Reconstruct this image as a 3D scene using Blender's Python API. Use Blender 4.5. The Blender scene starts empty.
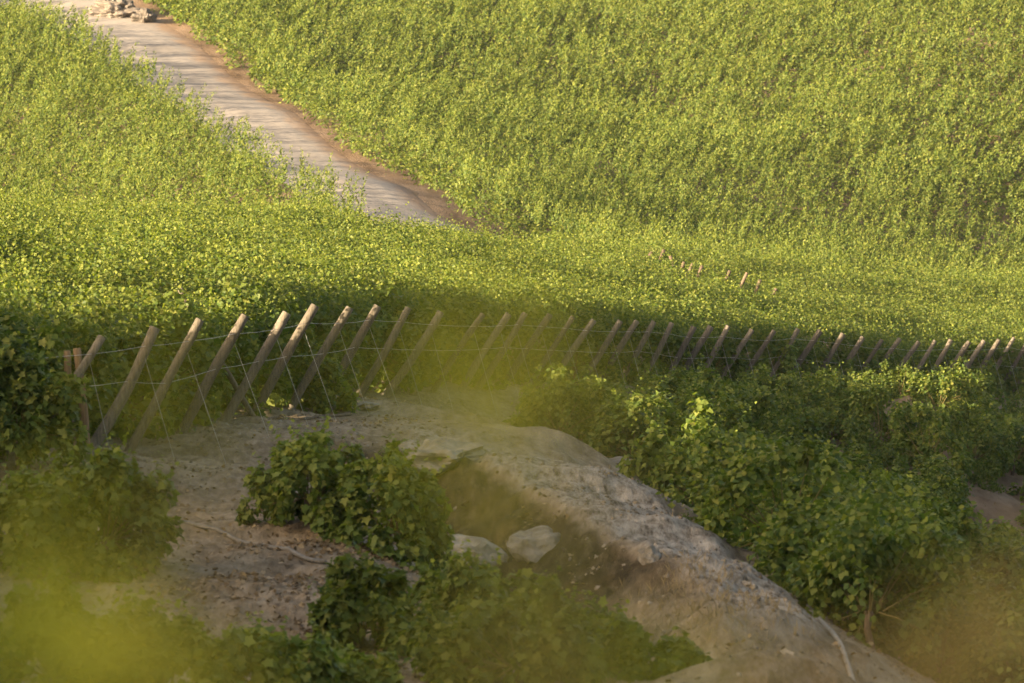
import bpy, math
import numpy as np
from mathutils import Vector, noise as mnoise

rng = np.random.default_rng(7)
scene = bpy.context.scene
COL = scene.collection

# ------------------------------------------------------------------ camera
F_PX, W_PX, H_PX = 5000.0, 1024, 683
PITCH = math.atan(341.5 / F_PX)
cam_d = bpy.data.cameras.new('camera')
cam = bpy.data.objects.new('camera', cam_d)
COL.objects.link(cam)
cam.location = (0, 0, 0)
cam.rotation_euler = (math.pi / 2 - PITCH, 0, 0)
cam_d.sensor_width = 36.0
cam_d.lens = 36.0 * F_PX / W_PX
cam_d.clip_start = 0.1
cam_d.clip_end = 3000
cam_d.dof.use_dof = True
cam_d.dof.focus_distance = 112.0
cam_d.dof.aperture_fstop = cam_d.lens / 48.0
scene.camera = cam

cp, sp = math.cos(PITCH), math.sin(PITCH)


def P(u, v, Y):
    """World point seen at reference pixel (u, v) at ground distance Y."""
    X = (u - 512.0) / F_PX
    yc = (341.5 - v) / F_PX
    r = np.array([X, cp + yc * sp, -sp + yc * cp])
    return r * (Y / r[1])


# ------------------------------------------------------------------ helpers
def tag(o, label=None, cat=None, group=None, kind=None):
    if label: o['label'] = label
    if cat: o['category'] = cat
    if group: o['group'] = group
    if kind: o['kind'] = kind
    return o


def empty(name, loc, rz=0.0):
    o = bpy.data.objects.new(name, None)
    COL.objects.link(o)
    o.location = loc
    o.rotation_euler = (0, 0, rz)
    o.empty_display_size = 0.2
    return o


def np_mesh(name, V, F, mat, parent=None, young=None, smooth=False, attrs=None):
    V = np.asarray(V, dtype=np.float32)
    F = np.asarray(F, dtype=np.int32)
    me = bpy.data.meshes.new(name)
    me.vertices.add(len(V))
    me.vertices.foreach_set('co', V.ravel())
    k = F.shape[1]
    me.loops.add(F.size)
    me.loops.foreach_set('vertex_index', F.ravel())
    me.polygons.add(len(F))
    me.polygons.foreach_set('loop_start', np.arange(0, F.size, k, dtype=np.int32))
    me.polygons.foreach_set('loop_total', np.full(len(F), k, dtype=np.int32))
    if smooth:
        me.polygons.foreach_set('use_smooth', np.ones(len(F), dtype=bool))
    if young is not None:
        attrs = dict(attrs or {}, young=young)
    for an, av in (attrs or {}).items():
        a = me.attributes.new(an, 'FLOAT', 'POINT')
        a.data.foreach_set('value', np.asarray(av, dtype=np.float32))
    me.update(calc_edges=True)
    if mat: me.materials.append(mat)
    o = bpy.data.objects.new(name, me)
    COL.objects.link(o)
    if parent: o.parent = parent
    return o


def norm(a):
    return a / (np.linalg.norm(a, axis=-1, keepdims=True) + 1e-9)


def tube(points, radii, n=8, cap=True):
    """Tapered tube along points as quads (caps as quads folded to a centre ring)."""
    pts = np.asarray(points, float)
    m = len(pts)
    t = np.gradient(pts, axis=0)
    t = norm(t)
    ref = np.array([0.0, 1.0, 0.0]) if abs(t[0][1]) < 0.8 else np.array([1.0, 0, 0])
    a = norm(np.cross(t, ref)); b = np.cross(t, a)
    ang = np.arange(n) * 2 * math.pi / n
    ring = (a[:, None, :] * np.cos(ang)[None, :, None] + b[:, None, :] * np.sin(ang)[None, :, None])
    V = (pts[:, None, :] + ring * np.asarray(radii, float)[:, None, None]).reshape(-1, 3)
    F = []
    for i in range(m - 1):
        for j in range(n):
            j2 = (j + 1) % n
            F.append((i * n + j, i * n + j2, (i + 1) * n + j2, (i + 1) * n + j))
    if cap:
        for i in (0, m - 1):
            c = len(V)
            V = np.vstack([V, pts[i][None]])
            for j in range(0, n, 2):
                F.append((c, i * n + j, i * n + (j + 1) % n, i * n + (j + 2) % n))
    return V, np.array(F)


def join(parts):
    Vs, Fs, o = [], [], 0
    for V, F in parts:
        Vs.append(V); Fs.append(np.asarray(F) + o); o += len(V)
    return np.vstack(Vs), np.vstack(Fs)


def copy_tree(src, parent=None):
    c = src.copy()
    COL.objects.link(c)
    if parent is not None: c.parent = parent
    for ch in list(src.children):
        copy_tree(ch, c)
    return c


# value noise (vectorised, smooth)
_tab = np.random.default_rng(99).random((256, 256))


def vnoise(x, y, s=1.0):
    x = np.asarray(x) / s; y = np.asarray(y) / s
    xi = np.floor(x).astype(int); yi = np.floor(y).astype(int)
    fx = x - xi; fy = y - yi
    fx = fx * fx * (3 - 2 * fx); fy = fy * fy * (3 - 2 * fy)
    g = lambda i, j: _tab[i & 255, j & 255]
    return ((g(xi, yi) * (1 - fx) + g(xi + 1, yi) * fx) * (1 - fy) +
            (g(xi, yi + 1) * (1 - fx) + g(xi + 1, yi + 1) * fx) * fy) - 0.5


def fbm(x, y, s, o=4):
    r = 0; a = 1.0
    for i in range(o):
        r = r + a * vnoise(np.asarray(x) + 17.3 * i, np.asarray(y) - 9.1 * i, s)
        a *= 0.5; s *= 0.5
    return r


def sstep(a, b, x):
    t = np.clip((x - a) / (b - a), 0, 1)
    return t * t * (3 - 2 * t)


# ------------------------------------------------------------------ materials
def new_mat(name):
    m = bpy.data.materials.new(name)
    m.use_nodes = True
    nt = m.node_tree
    nt.nodes.clear()
    return m, nt, nt.nodes, nt.links


def ramp(nodes, stops):
    r = nodes.new('ShaderNodeValToRGB')
    els = r.color_ramp.elements
    while len(els) < len(stops): els.new(0.5)
    for e, (p, c) in zip(els, stops):
        e.position = p; e.color = (*c, 1)
    return r


def leaf_material(name, stops, young_col, transl=0.45, trans_col=(1.15, 1.25, 0.45), rough=0.45):
    m, nt, N, L = new_mat(name)
    geo = N.new('ShaderNodeNewGeometry')
    r = ramp(N, stops)
    L.new(geo.outputs['Random Per Island'], r.inputs['Fac'])
    # broad patches of slightly different foliage across the parcel
    nz = N.new('ShaderNodeTexNoise'); nz.inputs['Scale'].default_value = 0.35; nz.inputs['Detail'].default_value = 2
    L.new(geo.outputs['Position'], nz.inputs['Vector'])
    hsv = N.new('ShaderNodeHueSaturation')
    mr = N.new('ShaderNodeMapRange')
    mr.inputs['From Min'].default_value = 0.3; mr.inputs['From Max'].default_value = 0.7
    mr.inputs['To Min'].default_value = 0.8; mr.inputs['To Max'].default_value = 1.2
    L.new(nz.outputs['Fac'], mr.inputs['Value'])
    L.new(mr.outputs['Result'], hsv.inputs['Value'])
    at = N.new('ShaderNodeAttribute'); at.attribute_name = 'young'
    mx = N.new('ShaderNodeMix'); mx.data_type = 'RGBA'
    L.new(at.outputs['Fac'], mx.inputs['Factor'])
    L.new(r.outputs['Color'], mx.inputs['A'])
    mx.inputs['B'].default_value = (*young_col, 1)
    L.new(mx.outputs['Result'], hsv.inputs['Color'])
    bs = N.new('ShaderNodeBsdfPrincipled')
    L.new(hsv.outputs['Color'], bs.inputs['Base Color'])
    bs.inputs['Roughness'].default_value = rough
    bs.inputs['Specular IOR Level'].default_value = 0.12
    tr = N.new('ShaderNodeBsdfTranslucent')
    mul = N.new('ShaderNodeMix'); mul.data_type = 'RGBA'; mul.blend_type = 'MULTIPLY'
    mul.inputs['Factor'].default_value = 1.0
    L.new(hsv.outputs['Color'], mul.inputs['A'])
    mul.inputs['B'].default_value = (*trans_col, 1)
    mul.clamp_result = False
    L.new(mul.outputs['Result'], tr.inputs['Color'])
    ms = N.new('ShaderNodeMixShader'); ms.inputs[0].default_value = transl
    L.new(bs.outputs[0], ms.inputs[1]); L.new(tr.outputs[0], ms.inputs[2])
    out = N.new('ShaderNodeOutputMaterial')
    L.new(ms.outputs[0], out.inputs['Surface'])
    return m


def simple_mat(name, c1, c2, scale=8.0, rough=0.9, bump=0.4, stretch=None, dist=0.02):
    m, nt, N, L = new_mat(name)
    tc = N.new('ShaderNodeTexCoord')
    mp = N.new('ShaderNodeMapping')
    if stretch: mp.inputs['Scale'].default_value = stretch
    L.new(tc.outputs['Object'], mp.inputs['Vector'])
    nz = N.new('ShaderNodeTexNoise')
    nz.inputs['Scale'].default_value = scale; nz.inputs['Detail'].default_value = 8
    nz.inputs['Roughness'].default_value = 0.65
    L.new(mp.outputs[0], nz.inputs['Vector'])
    r = ramp(N, [(0.3, c1), (0.7, c2)])
    L.new(nz.outputs['Fac'], r.inputs['Fac'])
    info = N.new('ShaderNodeObjectInfo')
    hsv = N.new('ShaderNodeHueSaturation')
    mr = N.new('ShaderNodeMapRange')
    mr.inputs['To Min'].default_value = 0.75; mr.inputs['To Max'].default_value = 1.25
    L.new(info.outputs['Random'], mr.inputs['Value'])
    L.new(mr.outputs['Result'], hsv.inputs['Value'])
    L.new(r.outputs['Color'], hsv.inputs['Color'])
    bs = N.new('ShaderNodeBsdfPrincipled')
    bs.inputs['Roughness'].default_value = rough
    bs.inputs['Specular IOR Level'].default_value = 0.2
    L.new(hsv.outputs['Color'], bs.inputs['Base Color'])
    bp = N.new('ShaderNodeBump'); bp.inputs['Strength'].default_value = bump; bp.inputs['Distance'].default_value = dist
    L.new(nz.outputs['Fac'], bp.inputs['Height'])
    L.new(bp.outputs[0], bs.inputs['Normal'])
    out = N.new('ShaderNodeOutputMaterial')
    L.new(bs.outputs[0], out.inputs['Surface'])
    return m


M_LEAF = leaf_material('vine_leaf', [(0.0, (0.052, 0.090, 0.024)), (0.45, (0.100, 0.138, 0.034)),
                                     (0.8, (0.150, 0.176, 0.044)), (1.0, (0.19, 0.195, 0.05))],
                       (0.22, 0.24, 0.04))
M_DRYLEAF = leaf_material('dry_leaf', [(0.0, (0.10, 0.07, 0.04)), (0.6, (0.19, 0.135, 0.08)), (1.0, (0.34, 0.26, 0.165))],
                          (0.4, 0.25, 0.1), transl=0.3, trans_col=(1.1, 0.9, 0.6))
M_YLEAF = leaf_material('yellowing_vine_leaf', [(0.0, (0.36, 0.36, 0.05)), (1.0, (0.54, 0.50, 0.08))],
                        (0.4, 0.36, 0.02), transl=0.5, trans_col=(1.1, 1.1, 0.35))
M_ORLEAF = leaf_material('orange_vine_leaf', [(0.0, (0.50, 0.34, 0.12)), (1.0, (0.66, 0.48, 0.20))],
                         (0.5, 0.3, 0.06), transl=0.5, trans_col=(1.15, 1.0, 0.5))
M_WOOD = simple_mat('weathered_wood', (0.06, 0.049, 0.037), (0.195, 0.162, 0.125), scale=6, stretch=(6, 6, 0.6), bump=0.5, dist=0.01)
M_REDWOOD = simple_mat('reddish_wood', (0.14, 0.085, 0.05), (0.27, 0.17, 0.10), scale=6, stretch=(6, 6, 0.6), bump=0.5, dist=0.01)
M_BARK = simple_mat('vine_bark', (0.06, 0.042, 0.03), (0.16, 0.115, 0.08), scale=10, stretch=(4, 4, 0.7), bump=0.8)
M_CANE = simple_mat('vine_cane', (0.10, 0.09, 0.03), (0.2, 0.15, 0.06), scale=10, bump=0.2)
M_ROCK = simple_mat('pale_rock', (0.10, 0.085, 0.068), (0.31, 0.28, 0.24), scale=3.5, bump=0.7, dist=0.05)
M_WIRE = simple_mat('galvanised_wire', (0.30, 0.29, 0.26), (0.42, 0.41, 0.38), scale=4, rough=0.5, bump=0.0)
M_HOSE = simple_mat('dusty_hose', (0.07, 0.063, 0.055), (0.19, 0.17, 0.145), scale=5, rough=0.7, bump=0.1)
M_PIPE = simple_mat('pale_pipe', (0.2, 0.175, 0.145), (0.36, 0.33, 0.285), scale=4, rough=0.7, bump=0.1)
M_DRYGRASS = simple_mat('dry_grass', (0.16, 0.115, 0.06), (0.32, 0.25, 0.14), scale=2, bump=0.0)
M_TWIG = simple_mat('grey_twig', (0.2, 0.18, 0.15), (0.36, 0.33, 0.29), scale=6, bump=0.2)
M_RUBBLE = simple_mat('pale_rubble', (0.06, 0.05, 0.043), (0.15, 0.125, 0.108), scale=2.5, bump=0.8, dist=0.1)

# ------------------------------------------------------------------ terrain
ctrl = []
for u, v, Y in [
    # left foreground ground
    (127, 458, 80), (60, 450, 76), (222, 428, 86), (285, 420, 93), (382, 403, 103), (475, 395, 112), (525, 393, 118),
    (200, 500, 74), (200, 560, 67.5), (320, 560, 68), (330, 610, 63), (350, 683, 57), (100, 600, 63), (0, 683, 56),
    (150, 683, 57), (0, 560, 66), (0, 480, 73), (300, 470, 79), (430, 420, 95), (350, 445, 84), (410, 452, 82),
    # mound plateau (crust): lip, then ridge
    
    (500, 420, 97), (560, 436, 91), (640, 490, 80), (700, 540, 73), (760, 590, 67.5), (810, 640, 62), (850, 690, 57),
    # foot of the cut bank and the pit
    (420, 560, 68), (400, 640, 61), (450, 690, 57), (600, 690, 56.5),
    # ground just behind the mound
    (600, 462, 98), (660, 496, 91), (720, 540, 84), (790, 585, 76), (860, 660, 68.5),
    # the gully with bush vines
    (700, 505, 107), (800, 560, 101), (900, 640, 95), (1000, 690, 92), (980, 480, 126), (1020, 505, 123), (955, 452, 126),
    (930, 428, 144), (620, 440, 114), (760, 440, 127), (860, 452, 130), (1000, 442, 141),
    # the post line, right part
    (975, 404, 160), (774, 403, 140), (654, 399, 129), (880, 407, 150), (1100, 404, 172),
    # the road
    (430, 226, 197), (350, 180, 209), (250, 110, 232), (140, 40, 255), (80, 0, 270),
]:
    ctrl.append(P(u, v, Y))
for u, v, Y, dz in [
    (0, 300, 86, 1.9), (200, 294, 94, 1.9), (350, 292, 106, 1.9), (500, 296, 126, 1.9), (650, 308, 141, 1.9),
    (800, 321, 153, 1.9), (1000, 332, 173, 1.9),
    (0, 215, 158, 1.9), (340, 219, 158, 1.9), (480, 236, 172, 1.9), (650, 248, 182, 1.9), (850, 264, 196, 1.9), (1024, 277, 208, 1.9),
    (100, 253, 118, 1.9), (300, 253, 128, 1.9), (500, 260, 148, 1.9), (750, 284, 170, 1.9),
    (0, 207, 195, 1.7), (200, 210, 194, 1.7), (600, 228, 203, 1.7), (800, 245, 212, 1.7), (1024, 262, 222, 1.7),
    (1024, 130, 247, 1.7), (1024, 0, 270, 1.7), (600, 100, 250, 1.7), (600, 0, 274, 1.7), (0, 100, 228, 1.7), (0, 0, 262, 1.7),
    (800, 120, 243, 1.7), (0, -150, 335, 1), (512, -130, 350, 1), (1024, -130, 385, 1), (512, -150, 520, 0),
    (-300, 205, 200, 1.7), (-300, 0, 270, 1.7), (1400, 270, 235, 1.7), (1400, 0, 280, 1.7),
]:
    p = P(u, v, Y); p[2] -= dz
    ctrl.append(p)
ctrl += [np.array(c, float) for c in [
    (0, 0, -1.75), (-8, 0, -1.5), (8, 0, -2.1), (0, 15, -3.7), (-8, 15, -3.2), (8, 15, -4.4), (0, 30, -5.7), (0, 45, -7.5),
    (-8, 40, -6.4), (10, 40, -9.0), (0, -40, 2.0), (-30, -30, 14), (-30, 0, 11), (30, -30, -1), (-30, 20, 8), (-30, 40, 5.5), (-30, 49, 4.6), (-30, 57, 2.3),  # far left points: unseen hill, heights shaped to shade the foreground and camera
    (-30, 65, 0.8), (-30, 72, -1.4), (-30, 76, -2.2), (-30, 90, -3), (-30, 120, -5.5), (-30, 160, -7.5), (-60, 50, 7), (-60, 100, 0), (-60, 160, -5),
    (-70, 220, -6), (-15, 57, -4.4), (-15, 40, -3.2), (25, 62, -14), (5.4, 57, -9.3), (6.8, 60, -10.4), (6.2, 50, -9.3), (40, 100, -17), (40, 160, -18), (30, 30, -10), (70, 220, -19),
    (90, 300, -4), (90, 100, -20), (-80, 300, 3), (-100, 420, 12), (100, 420, 8), (0, 700, 22), (-200, 600, 20), (200, 600, 20),
    (-200, 100, 2), (200, 100, -22), (0, -150, 8), (-150, -150, 10), (150, -150, 2)]]
ctrl = np.array(ctrl)
_MQ = 0.9


def _ker(a, b):
    d2 = (a[:, None, 0] - b[None, :, 0]) ** 2 + (a[:, None, 1] - b[None, :, 1]) ** 2
    return np.sqrt(d2 + _MQ ** 2)


_n = len(ctrl)
A = np.zeros((_n + 3, _n + 3))
A[:_n, :_n] = -_ker(ctrl, ctrl) - np.eye(_n) * 0.10
A[:_n, _n] = 1; A[:_n, _n + 1:] = ctrl[:, :2]
A[_n:, :_n] = A[:_n, _n:].T
_w = np.linalg.solve(A, np.concatenate([ctrl[:, 2], np.zeros(3)]))

LIP = np.array([P(400, 455, 84), P(455, 455, 82), P(540, 500, 76), P(605, 545, 71), P(662, 582, 67.5), P(740, 650, 60.5), P(790, 720, 55)])[::-1]
RID = np.array([P(545, 415, 98), P(575, 436, 91), P(655, 490, 80), P(715, 540, 73), P(775, 590, 67.5), P(825, 640, 62), P(865, 690, 57)])[::-1]


def lip_x(y): return np.interp(y, LIP[:, 1], LIP[:, 0])
def rid_x(y): return np.interp(y, RID[:, 1], RID[:, 0])


def H0(x, y):
    x = np.atleast_1d(np.asarray(x, float)); y = np.atleast_1d(np.asarray(y, float))
    out = np.empty(len(x))
    for i in range(0, len(x), 20000):
        q = np.stack([x[i:i + 20000], y[i:i + 20000]], 1)
        out[i:i + 20000] = -_ker(q, ctrl) @ _w[:_n] + _w[_n] + q @ _w[_n + 1:]
    return out


def crust_mask(x, y):
    lx = lip_x(y) + fbm(x, y, 0.9, 3) * 0.35
    rx = rid_x(y) + fbm(x + 40, y, 0.9, 3) * 0.3
    m = sstep(-0.12, 0.18, x - lx) * (1 - sstep(-0.15, 0.25, x - rx))
    m *= sstep(59.5, 64, y + 2.5 * fbm(x, y, 1.5, 3)) * (1 - sstep(84, 93, y + 3 * fbm(x, y, 2, 3)))
    return m


def pit(x, y):
    d = lip_x(y) - x + 0.25 * fbm(x, y, 1.2, 3)
    return sstep(-0.1, 1.25, d) * (1 - sstep(2.0, 4.2, d)) * sstep(55, 63, y) * (1 - sstep(76, 84, y))


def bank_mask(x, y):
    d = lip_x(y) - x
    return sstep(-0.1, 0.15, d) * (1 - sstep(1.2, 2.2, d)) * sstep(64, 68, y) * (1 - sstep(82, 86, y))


def H(x, y):
    x = np.atleast_1d(np.asarray(x, float)); y = np.atleast_1d(np.asarray(y, float))
    z = H0(x, y)
    near = 1 - sstep(150, 190, y)
    c = crust_mask(x, y)
    z = z + near * (fbm(x, y, 3.0, 3) * 0.16 + fbm(x, y, 0.7, 3) * 0.07)
    # bumpy crust standing a little proud of the bank below it
    z = z + c * (0.10 + fbm(x * 1.0, y * 0.5, 0.6, 5) * 0.13)
    b = bank_mask(x, y)
    z = z - 0.8 * pit(x, y) - b * (0.26 * np.abs(fbm(x * 1.3, y * 0.5, 0.8, 3)) + 0.16 * fbm(x * 1.5, y * 0.4, 0.3, 3))
    # ruts, clods and crumbs of the bare soil
    z = z + near * 0.06 * fbm(x * 1.0, y * 0.7, 0.35, 3) + near * 0.10 * np.abs(fbm(x * 1.2, y * 0.35, 1.1, 3))
    return z


def h1(x, y): return float(H([x], [y])[0])


def axis(segs):
    out = []
    for a, b, st in segs:
        out.append(np.arange(a, b, st))
    out.append(np.array([segs[-1][1]]))
    return np.concatenate(out)


gx = axis([(-420, -80, 20), (-80, -24, 2.5), (-24, -9, 0.6), (-9, 10, 0.085), (10, 26, 0.5), (26, 80, 2.5), (80, 420, 20)])
gy = axis([(-200, -20, 12), (-20, 52, 1.0), (52, 96, 0.12), (96, 130, 0.3), (130, 330, 1.2), (330, 900, 20)])
GX, GY = np.meshgrid(gx, gy)
vx, vy = GX.ravel(), GY.ravel()
vz = H(vx, vy)
nx, ny = len(gx), len(gy)
ii = np.arange(nx * ny).reshape(ny, nx)
Fq = np.stack([ii[:-1, :-1].ravel(), ii[:-1, 1:].ravel(), ii[1:, 1:].ravel(), ii[1:, :-1].ravel()], 1)


def ground_material():
    m, nt, N, L = new_mat('dry_soil')
    geo = N.new('ShaderNodeNewGeometry')

    def nz(scale, detail=8, rough=0.6, vec=None):
        n = N.new('ShaderNodeTexNoise')
        n.inputs['Scale'].default_value = scale; n.inputs['Detail'].default_value = detail
        n.inputs['Roughness'].default_value = rough
        L.new(vec or geo.outputs['Position'], n.inputs['Vector'])
        return n

    def mix(fac, a, b):
        x = N.new('ShaderNodeMix'); x.data_type = 'RGBA'
        L.new(fac, x.inputs['Factor'])
        for s, val in (('A', a), ('B', b)):
            if isinstance(val, tuple): x.inputs[s].default_value = (*val, 1)
            else: L.new(val, x.inputs[s])
        return x.outputs['Result']

    def attr(n):
        a = N.new('ShaderNodeAttribute'); a.attribute_name = n
        return a.outputs['Fac']

    mp = N.new('ShaderNodeMapping'); mp.inputs['Scale'].default_value = (1.0, 0.28, 0.6)
    L.new(geo.outputs['Position'], mp.inputs['Vector'])
    n1 = nz(0.9, 8, 0.65, mp.outputs[0]); n2 = nz(6.0, 8, 0.7, mp.outputs[0]); n3 = nz(6.5, 9, 0.75, mp.outputs[0])
    r1 = ramp(N, [(0.34, (0.09, 0.063, 0.038)), (0.5, (0.20, 0.147, 0.096)), (0.64, (0.31, 0.245, 0.172))])
    L.new(n1.outputs['Fac'], r1.inputs['Fac'])
    r2 = ramp(N, [(0.38, (0.055, 0.038, 0.023)), (0.5, (0.185, 0.137, 0.092)), (0.62, (0.34, 0.27, 0.195))])
    L.new(n2.outputs['Fac'], r2.inputs['Fac'])
    half = N.new('ShaderNodeValue'); half.outputs[0].default_value = 0.45
    base = mix(half.outputs[0], r1.outputs['Color'], r2.outputs['Color'])
    # reddish earth of the far hill
    rr = ramp(N, [(0.35, (0.12, 0.075, 0.045)), (0.65, (0.25, 0.17, 0.115))])
    L.new(n1.outputs['Fac'], rr.inputs['Fac'])
    base = mix(attr('red'), base, rr.outputs['Color'])
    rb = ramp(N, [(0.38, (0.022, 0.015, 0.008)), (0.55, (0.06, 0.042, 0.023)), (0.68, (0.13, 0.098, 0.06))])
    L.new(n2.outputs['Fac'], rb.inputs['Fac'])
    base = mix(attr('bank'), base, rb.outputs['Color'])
    rc = ramp(N, [(0.36, (0.06, 0.046, 0.034)), (0.45, (0.18, 0.148, 0.117)), (0.54, (0.285, 0.245, 0.20)), (0.68, (0.40, 0.35, 0.295))])
    L.new(n3.outputs['Fac'], rc.inputs['Fac'])
    base = mix(attr('crust'), base, rc.outputs['Color'])
    bs = N.new('ShaderNodeBsdfPrincipled')
    bs.inputs['Roughness'].default_value = 0.95
    bs.inputs['Specular IOR Level'].default_value = 0.1
    L.new(base, bs.inputs['Base Color'])
    add = N.new('ShaderNodeMath'); add.operation = 'ADD'
    n4 = nz(14.0, 4, 0.7, mp.outputs[0]); L.new(n3.outputs['Fac'], add.inputs[0]); L.new(n4.outputs['Fac'], add.inputs[1])
    bp = N.new('ShaderNodeBump'); bp.inputs['Strength'].default_value = 0.7; bp.inputs['Distance'].default_value = 0.06
    L.new(add.outputs[0], bp.inputs['Height']); L.new(bp.outputs[0], bs.inputs['Normal'])
    out = N.new('ShaderNodeOutputMaterial'); L.new(bs.outputs[0], out.inputs['Surface'])
    return m


M_GROUND = ground_material()
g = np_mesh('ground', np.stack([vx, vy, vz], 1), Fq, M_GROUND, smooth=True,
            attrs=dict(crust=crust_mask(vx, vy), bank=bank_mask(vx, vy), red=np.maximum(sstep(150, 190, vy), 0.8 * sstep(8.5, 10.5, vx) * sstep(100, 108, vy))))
tag(g, kind='structure')

# ------------------------------------------------------------------ road on the far hill
R_EDGE = np.array([P(532, 240, 194), P(518, 231, 197), P(436, 190, 206), P(350, 140, 222), P(280, 95, 237), P(215, 50, 252), P(165, 15, 264), P(110, -20, 276), P(20, -80, 300)])


def road_r(y): return np.interp(y, R_EDGE[:, 1], R_EDGE[:, 0])


def road_w(y): return np.interp(y, [195, 230, 262, 300], [6.2, 5.7, 7.0, 9.5])


ys = np.arange(180, 306, 0.5)
tt = np.linspace(0, 1, 15)
RX = road_r(ys)[:, None] - 0.2 + (tt[None] - 1) * (road_w(ys)[:, None] - 0.4)
RY = np.repeat(ys[:, None], 15, 1)
RZ = H(RX.ravel(), RY.ravel()) + 0.035 - 0.03 * (np.abs(np.tile(tt, len(ys)) - 0.5) > 0.49)
RZ = RZ - 0.03 * np.exp(-((np.tile(tt, len(ys)) - 0.3) / 0.07) ** 2) - 0.03 * np.exp(-((np.tile(tt, len(ys)) - 0.62) / 0.07) ** 2)
ri = np.arange(len(ys) * 15).reshape(-1, 15)
RF = np.stack([ri[:-1, :-1].ravel(), ri[:-1, 1:].ravel(), ri[1:, 1:].ravel(), ri[1:, :-1].ravel()], 1)


def road_material():
    m, nt, N, L = new_mat('dusty_road')
    geo = N.new('ShaderNodeNewGeometry')
    at = N.new('ShaderNodeAttribute'); at.attribute_name = 'side'
    n1 = N.new('ShaderNodeTexNoise'); n1.inputs['Scale'].default_value = 0.5; n1.inputs['Detail'].default_value = 8
    n1.inputs['Roughness'].default_value = 0.7
    L.new(geo.outputs['Position'], n1.inputs['Vector'])
    r1 = ramp(N, [(0.3, (0.19, 0.165, 0.147)), (0.5, (0.235, 0.206, 0.185)), (0.7, (0.29, 0.256, 0.232))])
    L.new(n1.outputs['Fac'], r1.inputs['Fac'])
    r2 = ramp(N, [(0.3, (0.15, 0.09, 0.058)), (0.7, (0.28, 0.195, 0.135))])
    L.new(n1.outputs['Fac'], r2.inputs['Fac'])
    ad = N.new('ShaderNodeMath'); ad.operation = 'MULTIPLY_ADD'
    L.new(n1.outputs['Fac'], ad.inputs[0]); ad.inputs[1].default_value = 0.6; L.new(at.outputs['Fac'], ad.inputs[2])
    mr = N.new('ShaderNodeMapRange'); mr.inputs['From Min'].default_value = 1.10; mr.inputs['From Max'].default_value = 1.26
    L.new(ad.outputs[0], mr.inputs['Value'])
    mx = N.new('ShaderNodeMix'); mx.data_type = 'RGBA'
    L.new(mr.outputs['Result'], mx.inputs['Factor']); L.new(r1.outputs['Color'], mx.inputs['A']); L.new(r2.outputs['Color'], mx.inputs['B'])
    bs = N.new('ShaderNodeBsdfPrincipled'); bs.inputs['Roughness'].default_value = 0.95
    bs.inputs['Specular IOR Level'].default_value = 0.1
    L.new(mx.outputs['Result'], bs.inputs['Base Color'])
    n2 = N.new('ShaderNodeTexNoise'); n2.inputs['Scale'].default_value = 2.5; n2.inputs['Detail'].default_value = 6
    L.new(geo.outputs['Position'], n2.inputs['Vector'])
    bp = N.new('ShaderNodeBump'); bp.inputs['Strength'].default_value = 0.4; bp.inputs['Distance'].default_value = 0.07
    L.new(n2.outputs['Fac'], bp.inputs['Height']); L.new(bp.outputs[0], bs.inputs['Normal'])
    out = N.new('ShaderNodeOutputMaterial'); L.new(bs.outputs[0], out.inputs['Surface'])
    return m


rd = np_mesh('dirt_road', np.stack([RX.ravel(), RY.ravel(), RZ], 1), RF, road_material(), smooth=True,
             attrs=dict(side=np.tile(tt, len(ys))))
tag(rd, kind='structure')

# ------------------------------------------------------------------ leaves
KITE_V = np.array([(0, 0, 0), (-0.5, 0.45, 0.13), (0, 1.0, -0.08), (0.5, 0.45, 0.13)], float)
KITE_F = np.array([(0, 2, 1), (0, 3, 2)])
_half = [(0.16, -0.13), (0.46, -0.02), (0.36, 0.22), (0.60, 0.50), (0.27, 0.58)]
_out = [(0.0, 0.02)] + _half + [(0.0, 1.0)] + [(-a, b) for a, b in _half[::-1]]
LOBE_V = np.array([(0, 0.32, 0)] + [(a, b, 0.22 * abs(a) - 0.22 * (b - 0.3) ** 2) for a, b in _out], float)
BLADE_V = KITE_V * np.array([0.55, 1.15, 0.8]); LOBE_F = np.array([(0, 1 + i, 1 + (i + 1) % len(_out)) for i in range(len(_out))])


def place(tplV, tplF, pos, tip, nrm, size):
    tip = norm(tip)
    x = norm(np.cross(tip, nrm))
    z = np.cross(x, tip)
    k = len(tplV)
    V = (pos[:, None, :] + size[:, None, None] * (x[:, None, :] * tplV[None, :, 0:1] + tip[:, None, :] * tplV[None, :, 1:2] + z[:, None, :] * tplV[None, :, 2:3]))
    F = tplF[None] + (np.arange(len(pos)) * k)[:, None, None]
    return V.reshape(-1, 3), F.reshape(-1, tplF.shape[1])


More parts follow.
